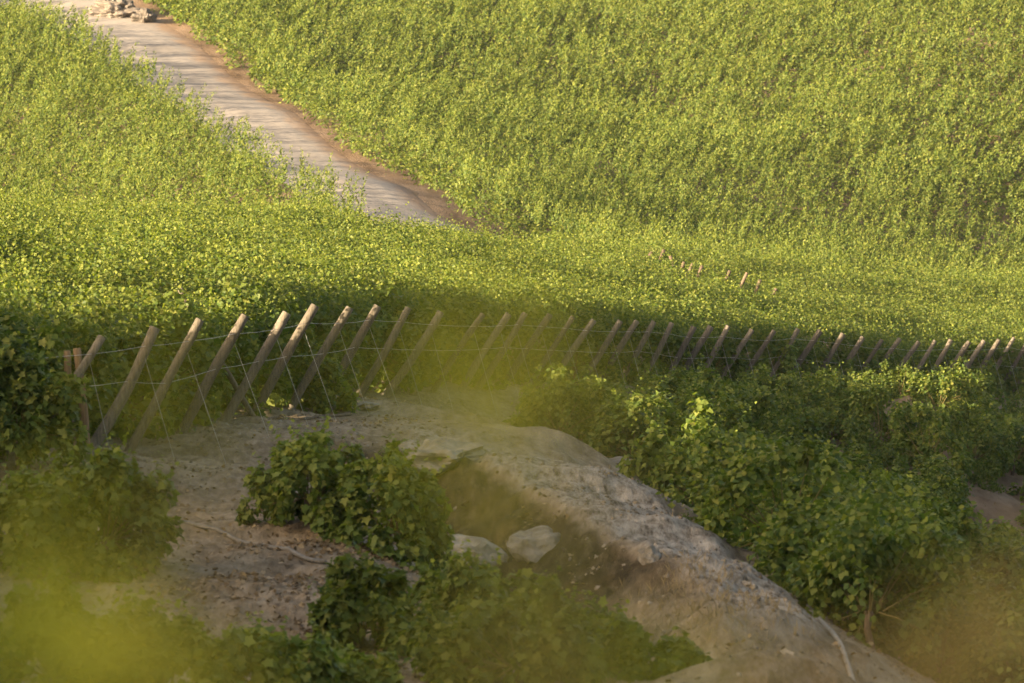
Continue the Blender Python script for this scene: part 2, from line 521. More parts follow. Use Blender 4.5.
def shoots(base, dirs, length, nl, size, droop=0.35, spread=0.10, up=0.7, rg=rng, t0=0.1, along=0.0):
    """Leaves set along shoots. Returns pos, tip, nrm, size, young."""
    S = len(base)
    t = (np.arange(nl)[None] + rg.random((S, nl))) / nl
    t = t0 + (1 - t0) * t
    d = norm(dirs)
    pos = base[:, None, :] + d[:, None, :] * (t * length[:, None])[..., None]
    side = norm(rg.normal(size=(S, nl, 3)))
    side = norm(side - d[:, None, :] * (side * d[:, None, :]).sum(-1, keepdims=True))
    pos = pos + side * (spread * (1 - 0.6 * t) * (0.4 + 0.6 * rg.random((S, nl))))[..., None]
    pos[..., 2] -= droop * (length[:, None] * t ** 2) * np.hypot(d[:, None, 0], d[:, None, 1])
    tip = side + np.array([0, 0, -0.35]) + 0.3 * rg.normal(size=(S, nl, 3)) + along * d[:, None, :]
    nrm = np.array([0, 0, up]) + 0.45 * side + 0.45 * rg.normal(size=(S, nl, 3)) + 0.25 * d[:, None, :]
    sz = size * (1.0 - 0.45 * t) * (0.75 + 0.5 * rg.random((S, nl)))
    young = np.clip((t - 0.62) * 2.2, 0, 1) * rg.random((S, nl))
    f = lambda a: a.reshape(-1, 3)
    return f(pos), f(tip), f(nrm), sz.ravel(), young.ravel()


def leaf_mesh(name, data, mat, lobed=False, parent=None, blade=False):
    pos, tip, nrm, sz, yg = data
    tv, tf = (LOBE_V, LOBE_F) if lobed else (KITE_V, KITE_F)
    if blade: tv = BLADE_V
    V, F = place(tv, tf, pos, tip, nrm, sz)
    return np_mesh(name, V, F, mat, parent, young=np.repeat(yg, len(tv)))


def cat(*ds):
    return tuple(np.concatenate([d[i] for d in ds]) for i in range(5))


def make_vine(name, seed, W, Hh, ns, nl, size, lobed=False, trunk=True, upright=0.25, mat=None, low=0.0):
    """One bush vine: trunk, canes, foliage. Origin on the ground."""
    rg = np.random.default_rng(seed)
    root = empty(name, (0, 0, 0))
    h0 = Hh * 0.30
    # short canes leave the head; each ends in an upright tuft of leaves, so the outline is lumpy
    az = rg.random(ns) * 2 * math.pi
    lobes = 1 + 0.20 * np.sin(az * 3 + rg.random() * 6) + 0.12 * np.sin(az * 5 + rg.random() * 6)
    el = np.arcsin(np.clip(rg.random(ns) ** 0.85, 0, 1))
    el = np.where(rg.random(ns) < 0.30, -0.5 * rg.random(ns), el)
    rad = (0.62 + 0.30 * rg.random(ns)) * lobes
    tgt = np.stack([np.cos(el) * np.cos(az) * W / 2 * rad, np.cos(el) * np.sin(az) * W / 2 * rad,
                    h0 + np.sin(el) * (Hh - h0) * rad * 0.92], 1)
    tgt[:, 2] = np.maximum(tgt[:, 2], 0.16)
    base = np.stack([tgt[:, 0] * 0.2, tgt[:, 1] * 0.2, np.full(ns, h0)], 1)
    d = tgt - base
    rc = (0.14 + 0.12 * rg.random(ns)) * (W / 2.0) ** 0.5
    q = norm(rg.normal(size=(ns, nl, 3)) + np.array([0, 0, 0.35]) + 0.5 * norm(d)[:, None, :])
    rr_ = rg.random((ns, nl, 1)) ** 0.55
    pos = tgt[:, None, :] + q * rr_ * rc[:, None, None] * np.array([1.0, 1.0, 1.45])
    pos[..., 2] = np.maximum(pos[..., 2], 0.05)
    nrm = q * 0.9 + np.array([0, 0, 0.45]) + 0.3 * rg.normal(size=(ns, nl, 3))
    tip = q * 0.5 + np.array([0, 0, -0.55]) + 0.45 * rg.normal(size=(ns, nl, 3))
    sz = size * (0.7 + 0.5 * rg.random((ns, nl)))
    yg = np.clip(q[..., 2] - 0.55, 0, 1) * rg.random((ns, nl)) * 0.5
    f3 = lambda a: a.reshape(-1, 3)
    dd = [(f3(pos), f3(tip), f3(nrm), sz.ravel(), yg.ravel())]
    # upright young tips breaking the outline
    k = max(4, int(ns * upright))
    idx = rg.choice(ns, k, replace=False)
    tb = tgt[idx] + np.array([0, 0, 1.0]) * rc[idx][:, None] * 0.9
    td = np.stack([rg.normal(size=k) * 0.3, rg.normal(size=k) * 0.3, np.ones(k)], 1) + tgt[idx] * np.array([0.3, 0.3, 0]) / max(W, .1)
    tl = (0.15 + 0.33 * rg.random(k)) * min(1.3, Hh)
    s2 = shoots(tb, td, tl, 9, size * 0.8, droop=0.25, spread=0.06, rg=rg, t0=0.0)
    s2 = (s2[0], s2[1], s2[2], s2[3], np.clip(s2[4] * 1.2 + 0.1, 0, 1))
    dd.append(s2)
    leaf_mesh('foliage', cat(*dd), mat or M_LEAF, lobed, root)
    if trunk:
        tp = [(0, 0, -0.15), (0.03, 0.01, 0.1), (-0.02, 0.03, h0 * 0.6), (0.01, 0, h0)]
        V, F = tube(tp, [0.07, 0.055, 0.045, 0.06], 8)
        np_mesh('trunk', V, F, M_BARK, root, smooth=True)
        cs = []
        for i in range(0, ns, 2):
            q = [base[i], base[i] + d[i] * 0.5 + np.array([0, 0, 0.03]), tgt[i]]
            cs.append(tube(q, [0.012, 0.008, 0.004], 5, cap=False))
        V, F = join(cs)
        np_mesh('canes', V, F, M_CANE, root)
    return root


def put(root, u, v, Y, rz=0.0, s=1.0, sink=0.0):
    p = P(u, v, Y)
    root.location = (p[0], p[1], h1(p[0], p[1]) - sink)
    root.rotation_euler = (0, 0, rz)
    root.scale = (s, s, s)
    return root


# ------------------------------------------------------------------ trellised block behind the posts
PL = np.array([(-11, 68), (-8.0, 76), (-6.2, 80), (-5.0, 86), (-4.2, 93), (-2.7, 103), (-0.83, 112), (0.3, 118), (3.66, 129), (7.34, 140), (11.04, 150), (14.8, 160), (20.2, 172), (32, 200)], float)


def line_x(y): return np.interp(y, PL[:, 1], PL[:, 0])


BK = np.array([(-60, 165), (-16.4, 160), (-5.4, 158), (-1.1, 172), (5.0, 182), (13.2, 196), (21.5, 209), (40, 226)], float)


def back_y(x): return np.interp(x, BK[:, 0], BK[:, 1])


def canopy_points(n, x0, x1, y0, y1, keep):
    x = x0 + (x1 - x0) * rng.random(n); y = y0 + (y1 - y0) * rng.random(n)
    k = keep(x, y)
    return x[k], y[k]


def in_block(x, y):
    u = x / y * F_PX + 512
    # a thin patch where the next parcel's posts show
    yl = 172 - (u - 652) * 0.085
    thin = (u > 645) & (u < 790) & (y > yl - 5) & (y < yl + 3.0) & (np.sin(x * 3.1) + np.sin(x * 7.7) < 0.9)
    return ~thin & (x < line_x(y) - 0.45) & (y < back_y(x)) & (y > 71) & (u > -420) & (u < 1450)


parts = []
for ya, yb, dens, size in [(71, 100, 46, 0.108), (100, 135, 42, 0.106), (135, 185, 36, 0.108), (185, 250, 26, 0.122)]:
    x0, x1 = -32, 45
    n = int((x1 - x0) * (yb - ya) * dens)
    x, y = canopy_points(n, x0, x1, ya, yb, in_block)
    # open patch where a few posts of the next parcel show
    z = H(x, y)
    edge = np.clip((line_x(y) - 0.45 - x) / 1.2, 0, 1)
    top = 1.62 + 0.35 * rng.random(len(x)) + 0.35 * fbm(x, y, 5.0, 3) + 0.42 * fbm(x, y, 1.3, 2) - 0.1 * (1 - edge)
    base = np.stack([x, y, z + top - 0.15], 1)
    dirs = np.stack([0.16 + 0.42 * rng.normal(size=len(x)), 0.42 * rng.normal(size=len(x)), np.ones(len(x))], 1)
    ln = 0.30 + 0.45 * rng.random(len(x)) + 0.45 * (rng.random(len(x)) < 0.07)
    parts.append(shoots(base, dirs, ln, 8, size, spread=0.16, up=0.25, t0=0.0))
vc = leaf_mesh('trellised_vines', cat(*parts), M_LEAF)
tag(vc, 'sunlit roof of yellow green vine leaves behind the leaning posts', 'vineyard', kind='stuff')

# ------------------------------------------------------------------ far hill parcels
def far_field(name, keep, label, rowdir):
    parts = []
    for ya, yb, dens, size in [(158, 235, 6.5, 0.115), (235, 345, 7.0, 0.14)]:
        x0, x1 = -52, 66
        n = int((x1 - x0) * (yb - ya) * dens)
        x, y = canopy_points(n, x0, x1, ya, yb, keep)
        r = np.cos(2 * math.pi * (x * rowdir[0] + y * rowdir[1]) / 2.6 + 1.3 * fbm(x, y, 14, 2))
        k = rng.random(len(x)) < 0.8 + 0.25 * r
        x, y, r = x[k], y[k], r[k]
        z = H(x, y)
        patch = fbm(x, y, 9.0, 3)
        top = 0.70 + 0.34 * r + 0.5 * patch + 0.25 * rng.random(len(x))
        base = np.stack([x, y, z + top], 1)
        gust = fbm(x + 200, y, 20, 2)
        dirs = np.stack([0.38 + 0.4 * gust + 0.20 * rng.normal(size=len(x)), 0.2 * rng.normal(size=len(x)), np.ones(len(x))], 1)
        ln = 0.75 + 0.55 * rng.random(len(x))
        k2 = rng.random(len(x)) < 0.50 + 0.22 * r + 0.6 * fbm(x, y, 2.2, 2)
        parts.append(shoots(base[k2], dirs[k2], ln[k2], 26, size * 1.25, droop=0.08, spread=0.07, up=0.1, t0=0.0, along=1.5))
        # lower leaves under the shoots
        q = rng.random(len(x)) < 0.9
        b2 = np.stack([x[q], y[q], z[q] + 0.15 + 0.3 * rng.random(q.sum())], 1)
        d2 = rng.normal(size=(q.sum(), 3)) * 0.5 + np.array([0, 0, 1.0])
        parts.append(shoots(b2, d2, np.full(q.sum(), 0.7), 18, size * 1.7, spread=0.28, up=0.2, t0=0.0))
    o = leaf_mesh(name, cat(*parts), M_LEAF, blade=True)
    tag(o, label, 'vineyard', kind='stuff')
    return o


HOLES = [(905, 28, 285, 1.6, 0.8), (930, 33, 285, 1.2, 0.6)]


def frame_u(x, y): return x / y * F_PX + 512


def beyond(x, y):
    return (y > back_y(x) + 1.5) & (frame_u(x, y) > -420) & (frame_u(x, y) < 1450)


far_field('hillside_vines', lambda x, y: beyond(x, y) & (x > road_r(y) + 0.45 + 1.3 * sstep(225, 198, y) + 0.8 * fbm(x, y, 2.0, 2)),
          'dense green vineyard on the far slope right of the dirt road', (0.10, 0.995))
far_field('hillside_vines', lambda x, y: beyond(x, y) & (x < road_r(y) - road_w(y) - 0.1 + 0.6 * fbm(x, y, 2.0, 2)),
          'green vineyard on the far slope left of the dirt road', (0.05, 0.998))

# ------------------------------------------------------------------ leaning posts
TOPS = [(102, 337, 40, 66), (155, 328, 60, 112), (200, 320, 73, 135), (245, 316, 67, 124), (287, 313, 65, 112), (315, 306, 65, 116),
        (350, 308, 65, 110), (378, 306, 61, 108), (408, 308, 48, 84), (441, 312, 59, 88), (483, 314, 52, 82), (509, 314, 50, 80), (525, 313, 50, 79),
        (550, 315, 52, 80), (573, 317, 47, 75), (594, 320, 45, 68), (620, 321, 42, 64), (637, 321, 38, 62), (654, 322, 36, 62), (672, 323, 35, 62),
        (694, 327, 34, 62), (711, 327, 34, 62), (728, 326, 34, 62), (752, 330, 36, 58), (774, 331, 37, 56), (798, 329, 37, 58), (820, 331, 33, 52),
        (843, 334, 34, 54), (863, 337, 34, 54), (882, 340, 29, 48), (900, 339, 33, 48), (919, 342, 33, 46), (935, 341, 32, 48), (951, 340, 31, 50),
        (969, 342, 32, 46), (984, 341, 30, 46), (999, 340, 28, 48), (1014, 338, 28, 46), (1028, 342, 28, 46), (1043, 344, 28, 46)]
YN = np.array([(102, 76), (200, 80), (350, 94), (525, 114), (654, 129), (774, 140), (880, 150), (984, 160), (1043, 167)], float)
ORD = ['first', 'second', 'third', 'fourth', 'fifth', 'sixth', 'seventh', 'eighth', 'ninth', 'tenth', 'eleventh', 'twelfth', 'thirteenth',
       'fourteenth', 'fifteenth', 'sixteenth', 'seventeenth', 'eighteenth', 'nineteenth', 'twentieth']


def pole_mesh(a, b, r, seed, n=10, name='pole', mat=None, parent=None, bend=0.03):
    rg = np.random.default_rng(seed)
    a = np.array(a, float); b = np.array(b, float)
    k = 9
    t = np.linspace(0, 1, k)
    pts = a + (b - a) * t[:, None]
    off = rg.normal(size=3); off -= (b - a) * off.dot(b - a) / (b - a).dot(b - a)
    pts += off * bend * np.sin(t * math.pi)[:, None] + rg.normal(size=(k, 3)) * 0.003
    rad = r * (1.06 - 0.14 * t) * (1 + 0.05 * rg.normal(size=k))
    # a slightly rounded, worn end
    pts = np.vstack([pts, pts[-1] + (pts[-1] - pts[-2]) * 0.04]); rad = np.append(rad, rad[-1] * 0.8)
    V, F = tube(pts, rad, n)
    return np_mesh(name, V, F, mat or M_WOOD, parent)


post_pts = []
for i, (ut, vt, du, dv) in enumerate(TOPS):
    Y = float(np.interp(ut, YN[:, 0], YN[:, 1]))
    top = P(ut, vt, Y)
    foot = P(ut - du, vt + dv, Y - 0.2)
    d = (foot - top) / np.linalg.norm(foot - top)
    s = 1.2
    while s < 4.0:
        q = top + d * s
        if q[2] < h1(q[0], q[1]) - 0.12: break
        s += 0.03
    foot = top + d * s
    root = empty('trellis_post', (foot[0], foot[1], foot[2] + 0.12))
    o = np.array(root.location)
    pole_mesh(foot - o, top - o, (0.080 if Y < 120 else 0.078) * (0.88 + 0.24 * rng.random()), i + 5, parent=root)
    # guy wire from below the tip down to the ground
    w0 = top + d * (0.18 * s)
    w1 = P(ut - du * 0.18 + dv * 0.30, vt + dv * 1.05, Y - 0.6)
    w1[2] = h1(w1[0], w1[1]) - 0.05
    if (w0 - w1)[2] > 0.4:
        V, F = tube([w0 - o, (w0 * 0.5 + w1 * 0.5) - o + np.array([0, 0, -0.01]), w1 - o], [0.004] * 3, 5)
        np_mesh('anchor_wire', V, F, M_WIRE, root)
    if i < 20:
        place_word = ORD[i] + ' from the left end of the row'
    elif ut < 1024:
        k = sum(1 for t_ in TOPS[i:] if t_[0] < 1024) - 1
        place_word = ORD[k] + ' from the right end of the row'
    else:
        place_word = 'just past the right end of the picture'
    look = 'grey brown'
    tag(root, '%s leaning wooden trellis post, %s' % (look, place_word), 'post', 'leaning posts along the vineyard edge')
    post_pts.append((top, foot, d, s))

# perimeter wires tied along the posts
for frac, nm in ((0.14, 'upper thin wire tied along the leaning posts near their tips'), (0.42, 'lower thin wire tied along the leaning posts at mid height')):
    pts = []
    for k, (top, foot, d, s) in enumerate(post_pts):
        p = top + d * (frac * s) + np.array([0, -0.07, 0])
        if k:
            mid = (pts[-1] + p) / 2 + np.array([0, 0, -0.012]); pts.append(mid)
        pts.append(p)
    pts.insert(0, pts[0] + np.array([-3.5, -6, 0.1]))
    V, F = tube(pts, [0.0035] * len(pts), 5)
    w = np_mesh('trellis_wire', V, F, M_WIRE)
    tag(w, nm, 'wire', 'trellis wires')

# two short upright stakes and one pole leaning the other way
for (ut, vt, ub, vb, Y, mat, lab, r) in [
    (67, 351, 73, 440, 77, M_REDWOOD, 'short upright stake with a pale cut end behind the first leaning post', 0.062),
    (77, 349, 86, 445, 76.4, M_REDWOOD, 'reddish upright stake touching the pale one by the first leaning post', 0.062),
    (180, 290, 206, 335, 87.5, M_WOOD, 'thin grey pole slanting left out of the vine leaves above the third post', 0.05)]:
    top = P(ut, vt, Y); foot = P(ub, vb, Y + (0.7 if ut > 100 else 0))
    d = (foot - top) / np.linalg.norm(foot - top); s = 0.6
    while s < 4.5 and (top + d * s)[2] > h1(*(top + d * s)[:2]) - 0.1: s += 0.03
    foot = top + d * s
    o = pole_mesh([0, 0, 0], top - foot, r, int(ut), name='stake' if ut < 100 else 'slanted_pole', mat=mat)
    o.location = foot
    tag(o, lab, 'stake' if ut < 100 else 'pole')

# small far posts poking out of the canopy
FAR = [(652, 252, -7, 11), (664, 250, -6, 14), (670, 256, 5, 12), (684, 262, -4, 12), (693, 264, -5, 10), (702, 266, -4, 10), (730, 271, -4, 9), (747, 273, -4, 9), (760, 280, -5, 12), (776, 289, -4, 8)]
for i, (ut, vt, dx, dy) in enumerate(FAR):
    Y = 173.5 - (ut - 652) * 0.085
    top = P(ut, vt, Y); foot = P(ut + dx * 2.2, vt + dy * 2.2, Y)
    d = foot - top; d /= np.linalg.norm(d); s = 0.5
    while s < 5 and (top + d * s)[2] > h1(*(top + d * s)[:2]) - 0.1: s += 0.05
    foot = top + d * s
    o = pole_mesh([0, 0, 0], top - foot, 0.065, 300 + i, n=8, name='distant_post', mat=M_BARK)
    o.location = foot
    tag(o, 'small distant trellis post poking out of the sunlit vine leaves, %s from the left' % ORD[i], 'post', 'distant posts among the sunlit vines')

# ------------------------------------------------------------------ vines hanging at the row ends, behind the posts
protos = [make_vine('row_end_vine', 40 + i, 2.2, 1.95, 46, 30, 0.14, upright=0.3) for i in range(4)]
used = set()
ends = []
yy = 74.0
while yy < 205:
    ends.append(yy); yy += 1.25 if yy < 110 else 1.9
for i, yv in enumerate(ends):
    k = int(rng.integers(4))
    o = protos[k] if k not in used else copy_tree(protos[k])
    used.add(k)
    x = float(line_x(yv)) - 1.25 + 0.2 * rng.normal()
    o.location = (x, yv, h1(x, yv) - 0.05)
    o.rotation_euler = (0, 0, rng.random() * 6.28)
    s = 0.95 + 0.2 * rng.random()
    o.scale = (s, s, s * (0.98 if yv < 95 else 0.95))
    tag(o, 'shaded grapevine hanging behind the row of leaning posts', 'grapevine', 'grapevines behind the leaning posts')

# ------------------------------------------------------------------ bush vines in the gully
protos = [make_vine('bush_vine', 70 + i, 2.3, 1.75, 44, 58, 0.112, upright=0.5) for i in range(6)]
used = set()


def gully_put(u, v, Y, s, label=None, k=None, group='bush vines in the gully'):
    k = int(rng.integers(6)) if k is None else k
    o = protos[k] if k not in used else copy_tree(protos[k])
    used.add(k)
    put(o, u, v, Y, rng.random() * 6.28, s, 0.1)
    tag(o, label or 'leafy green bush vine in the thicket right of the mound', 'bush vine', group)
    return o


# named ones
gully_put(588, 440, 107, 1.0, 'broad round vine bush at the back edge of the mound, below the posts', 0)
gully_put(642, 455, 105, 0.78, None, 4)
for u_, v_, Y_, s_ in ((622, 462, 98, 0.72), (662, 478, 94, 0.7), (606, 447, 101, 0.68), (668, 458, 101, 0.68), (700, 482, 97, 0.72)):
    gully_put(u_, v_, Y_, s_)
gully_put(690, 436, 117, 0.95, None, 2)
gully_put(705, 495, 92, 0.62, None, 3)
gully_put(755, 408, 131, 0.8, None, 4)
gully_put(985, 560, 103, 0.95, None, 5)
gully_put(985, 490, 121, 0.42, 'small sparse vine alone on the bare reddish earth patch at right', 3)
cand = []
for _ in range(6000):
    u = 560 + 560 * rng.random(); v = 372 + 400 * rng.random()
    cand.append((u, v))


def gully_Y(u, v):
    """distance at which the ground is met at this pixel (ray march)"""
    Ys = np.arange(74, 190, 0.5)
    p = np.array([P(u, v, a) for a in Ys])
    hit = np.nonzero(p[:, 2] < H0(p[:, 0], p[:, 1]) + 0.0)[0]
    return Ys[hit[0]] if len(hit) else None


# scatter on the ground plan: x right of the ridge, in front of the posts
rng_main, rng = rng, np.random.default_rng(21)
pts = []
tries = 0
while tries < 9000:
    tries += 1
    y = 66 + 124 * rng.random(); x = -2 + 34 * rng.random()
    u = frame_u(x, y)
    if u > 1180 or u < 540: continue
    if x > line_x(y + 5.0) + 26: continue
    if y > 80 and x < line_x(y) + (3.2 if y < 118 else 3.9): continue
    if y <= 95 and x < rid_x(y) + 0.80 + 0.01 * (y - 57): continue
    if 95 < y < 104 and x < line_x(y) + 4.6: continue
    dmin = 1.2 if y < 110 else 1.25
    if any((x - a) ** 2 + (y - b) ** 2 < dmin ** 2 for a, b in pts): continue
    z = h1(x, y); v = -z / y * F_PX
    if v > 790: continue
    # bare earth patch at the right stays open, and so does what would stand in front of it
    if 940 < u < 1060 and 482 < v < 600: continue
    pts.append((x, y))
for x, y in pts:
    z = h1(x, y) - 0.1
    s = 0.74 + 0.38 * rng.random()
    # plants below the posts stay low enough not to reach the post tips
    while s > 0.4 and -(z + 1.95 * s) / y * F_PX < 360: s -= 0.03
    if s <= 0.45: continue
    k = int(rng.integers(6))
    o = protos[k] if k not in used else copy_tree(protos[k])
    used.add(k)
    o.location = (x, y, z)
    o.rotation_euler = (0, 0, rng.random() * 6.28)
    o.scale = (max(s, 0.6), max(s, 0.6), s * (0.85 + 0.25 * rng.random()))
    tag(o, 'leafy green bush vine in the thicket right of the mound', 'bush vine', 'bush vines in the gully')
rng = rng_main
print('gully vines', len(pts)); print('leaf verts', len(vc.data.vertices), [len(o.data.vertices) for o in scene.objects if o.name.startswith('hillside')])

# ------------------------------------------------------------------ foreground vines (each its own mesh)
FG = [
    # u, v(base), Y, W, H, ns, nl, seed, label
    (308, 545, 70.5, 1.45, 1.35, 46, 16, 1, 'dark green bush vine on the bare ground, left of a pair'),
    (388, 560, 69.5, 1.65, 1.60, 54, 16, 2, 'taller bush vine with light tips, right of the pair on bare ground'),
    (362, 655, 60.5, 1.1, 1.02, 42, 16, 3, 'compact dark vine bush in front of the pair, with large leaves'),
    (470, 690, 62.0, 1.5, 1.05, 46, 15, 4, 'olive green vine bush in the pit below the pale rocks'),
    (560, 695, 62.0, 1.5, 1.05, 48, 15, 5, 'olive green vine bush in the pit below the cut bank'),
    (520, 740, 58.0, 2.0, 1.2, 48, 15, 6, 'vine bush at the lower edge of the picture below the pit'),
    (648, 735, 58.5, 1.1, 0.75, 24, 14, 16, 'low vine bush with upright tips at the lower edge below the mound'),
    (105, 580, 65.5, 1.75, 1.55, 54, 16, 7, 'broad vine bush at the left, between the posts and the blurred leaves'),
    (25, 585, 65.0, 1.6, 1.45, 50, 16, 8, 'vine bush at the left edge beside the broad bush'),
    (18, 480, 74.0, 1.7, 1.95, 60, 16, 9, 'tall dark vine bush at the left edge in front of the stakes'),
    (-35, 470, 75.0, 1.8, 2.1, 60, 16, 10, 'tall dark vine partly outside the left edge'),
    (265, 735, 54.5, 1.3, 0.85, 40, 15, 11, 'green vine top at the lower edge left of the compact bush'),
    (60, 740, 54.0, 1.9, 1.25, 48, 15, 12, 'vine bush in the lower left corner behind the blurred leaves'),
    (165, 735, 54.0, 1.5, 1.1, 44, 15, 13, 'vine bush at the lower edge right of the corner bush'),
    (318, 418, 95.0, 1.35, 1.0, 34, 15, 14, 'small vine bush growing between the feet of the leaning posts'),
    (352, 720, 55.5, 0.9, 0.5, 26, 14, 15, 'low leafy vine at the lower edge under the compact bush'),
]
for u, v, Y, W, Hh, ns, nl, sd, lab in FG:
    o = make_vine('grapevine', 500 + sd, W * 1.16, Hh * 1.0, int(ns * 1.05), 54, 0.120, lobed=Y < 80, upright=0.7)
    put(o, u, v, Y, 0, 1.0, 0.05)
    tag(o, lab, 'grapevine', 'bush vines in the foreground')

# ------------------------------------------------------------------ rocks, hoses, debris
import bmesh


def rock(name, u, v, Y, sx, sy, sz, seed, label, rz=0.0, sink=0.3, mat=None, cat_='rock', group=None, sub=4, rough=0.42, tilt=(0, 0)):
    bm = bmesh.new()
    bmesh.ops.create_icosphere(bm, subdivisions=sub, radius=1.0)
    rg = np.random.default_rng(seed)
    off = Vector(rg.random(3) * 50)
    planes = [(Vector(norm(rg.normal(size=3))), 0.62 + 0.3 * rg.random()) for _ in range(9)]
    for w in bm.verts:
        c = w.co.copy()
        for n_, dd in planes:
            e = c.dot(n_) - dd
            if e > 0: c -= n_ * e * 0.85
        c *= 1 + rough * mnoise.noise(c * 1.7 + off) + rough * 0.35 * mnoise.noise(c * 5 + off)
        w.co = Vector((c.x * sx, c.y * sy, c.z * sz))
    me = bpy.data.meshes.new(name)
    bm.to_mesh(me); bm.free()
    me.materials.append(mat or M_ROCK)
    o = bpy.data.objects.new(name, me); COL.objects.link(o)
    p = P(u, v, Y)
    o.location = (p[0], p[1], h1(p[0], p[1]) + sz * (1 - 2 * sink) * 0.5)
    o.rotation_euler = (tilt[0], tilt[1], rz)
    tag(o, label, cat_, group)
    return o


rock('rock', 440, 468, 81.0, 0.70, 1.0, 0.30, 1, 'flat pale rock on the bare ground right of the taller bush', 0.2, 0.42)
rock('rock', 470, 556, 73.5, 0.55, 0.7, 0.36, 22, 'pale wedge of rock at the foot of the cut bank, left one', 0.4, 0.5, tilt=(0.0, 0.22), rough=0.22)
rock('rock', 542, 566, 73.0, 0.50, 0.6, 0.38, 23, 'pale wedge of rock at the foot of the cut bank, right one', -0.3, 0.5, tilt=(0.0, 0.25), rough=0.22)
rock('boulder', 652, 578, 67.6, 0.17, 0.2, 0.16, 4, 'grey boulder stuck in the lower edge of the crusted mound', 0.5, 0.35)
rock('rock', 618, 460, 92.0, 0.36, 0.6, 0.10, 5, 'thin pale slab behind the mound beside the vine thicket', 0.2, 0.3)
rock('rock', 682, 508, 84.5, 0.34, 0.6, 0.14, 6, 'flat grey slab on the right edge of the mound', -0.2, 0.3)
rock('rock', 364, 418, 96.5, 0.28, 0.4, 0.12, 7, 'small pale rock on the ground behind the bush pair', 0.2, 0.3)
rock('rock', 608, 655, 64.0, 0.26, 0.3, 0.3, 8, 'grey rock half hidden by the vine bushes in the pit', 0.2, 0.35)
rock('rock', 748, 606, 65.5, 0.06, 0.16, 0.05, 9, 'small elongated pale stone on the lower mound slope, upper one', 0.5, 0.3)
rock('rock', 786, 660, 60.8, 0.05, 0.2, 0.05, 10, 'small elongated pale stone on the lower mound slope, lower one', 0.45, 0.3)


def hose(name, pix, r, mat, label, cat_, lift=0.0):
    pts = []
    for u, v, Y in pix:
        p = P(u, v, Y); pts.append(p[:2])
    pts = np.array(pts)
    t = np.linspace(0, 1, len(pts)); tq = np.linspace(0, 1, 28)
    x = np.interp(tq, t, pts[:, 0]); y = np.interp(tq, t, pts[:, 1])
    for _ in range(3):
        x[1:-1] = (x[:-2] + x[2:] + 2 * x[1:-1]) / 4; y[1:-1] = (y[:-2] + y[2:] + 2 * y[1:-1]) / 4
    z = H(x, y)
    z2 = z.copy()
    for _ in range(4): z2[1:-1] = (z2[:-2] + z2[2:] + 2 * z2[1:-1]) / 4
    z = np.maximum(z2, z - r * 0.3) + r * 0.8 + lift
    V, F = tube(np.stack([x, y, z], 1), np.full(len(x), r), 8)
    o = np_mesh(name, V, F, mat, smooth=True)
    tag(o, label, cat_)
    return o


hose('irrigation_hose', [(176, 528, 71.0), (215, 537, 70.0), (255, 548, 69.0), (290, 560, 67.8), (325, 572, 66.6)], 0.032, M_HOSE,
     'dark irrigation hose lying across the bare ground left of the bush pair', 'hose')
hose('pale_pipe', [(782, 588, 70.0), (800, 610, 68.0), (822, 642, 65.0), (840, 668, 62.5), (858, 700, 60.0), (874, 735, 58.0)], 0.036, M_PIPE,
     'pale pipe running down the right edge of the mound', 'pipe')
hose('dry_branch', [(232, 424, 89), (290, 423, 91), (350, 420, 94)], 0.03, M_BARK,
     'dry branch lying on the ground at the feet of the leaning posts', 'branch')

# loose clods, stones and fallen leaves on the bare soil
def ground_scatter(n, x0, x1, y0, y1, keep):
    x = x0 + (x1 - x0) * rng.random(n); y = y0 + (y1 - y0) * rng.random(n)
    k = keep(x, y)
    return x[k], y[k]


OCT_V = np.array([(1, 0, 0), (0, 1, 0), (-1, 0, 0), (0, -1, 0), (0, 0, 0.8), (0, 0, -0.8), (0.6, 0.6, 0.5), (-0.6, 0.55, 0.45)], float)
OCT_F = np.array([(0, 6, 4), (6, 1, 4), (0, 1, 6), (1, 7, 4), (7, 2, 4), (1, 2, 7), (2, 3, 4), (3, 0, 4), (1, 0, 5), (2, 1, 5), (3, 2, 5), (0, 3, 5)])
x, y = ground_scatter(20000, -9, 8, 55, 110, lambda x, y: ((y < 88) | (x < line_x(y) + 4)) & (rng.random(len(x)) < np.clip(0.25 + 1.6 * fbm(x, y, 2.5, 3), 0.03, 1)))
cx_, cy_ = ground_scatter(8000, -3, 5, 58, 96, lambda x, y: (crust_mask(x, y) > 0.3) & (fbm(x, y * 0.5, 0.8, 3) > 0.12))
x = np.concatenate([x, cx_]); y = np.concatenate([y, cy_])
sz = 0.012 + 0.055 * rng.random(len(x)) ** 3.5
d = norm(rng.normal(size=(len(x), 3))); nrm = rng.normal(size=(len(x), 3))
V, F = place(OCT_V, OCT_F, np.stack([x, y, H(x, y) - sz * 0.15], 1), d, nrm, sz)
M_CLOD = leaf_material('clod', [(0.0, (0.10, 0.075, 0.053)), (0.6, (0.17, 0.135, 0.10)), (1.0, (0.27, 0.23, 0.185))], (0.2, 0.15, 0.1), transl=0.0, rough=0.95)
o = np_mesh('gravel', V, F, M_CLOD, young=np.zeros(len(V)))
tag(o, 'loose clods and small stones scattered over the bare soil', 'gravel', kind='stuff')

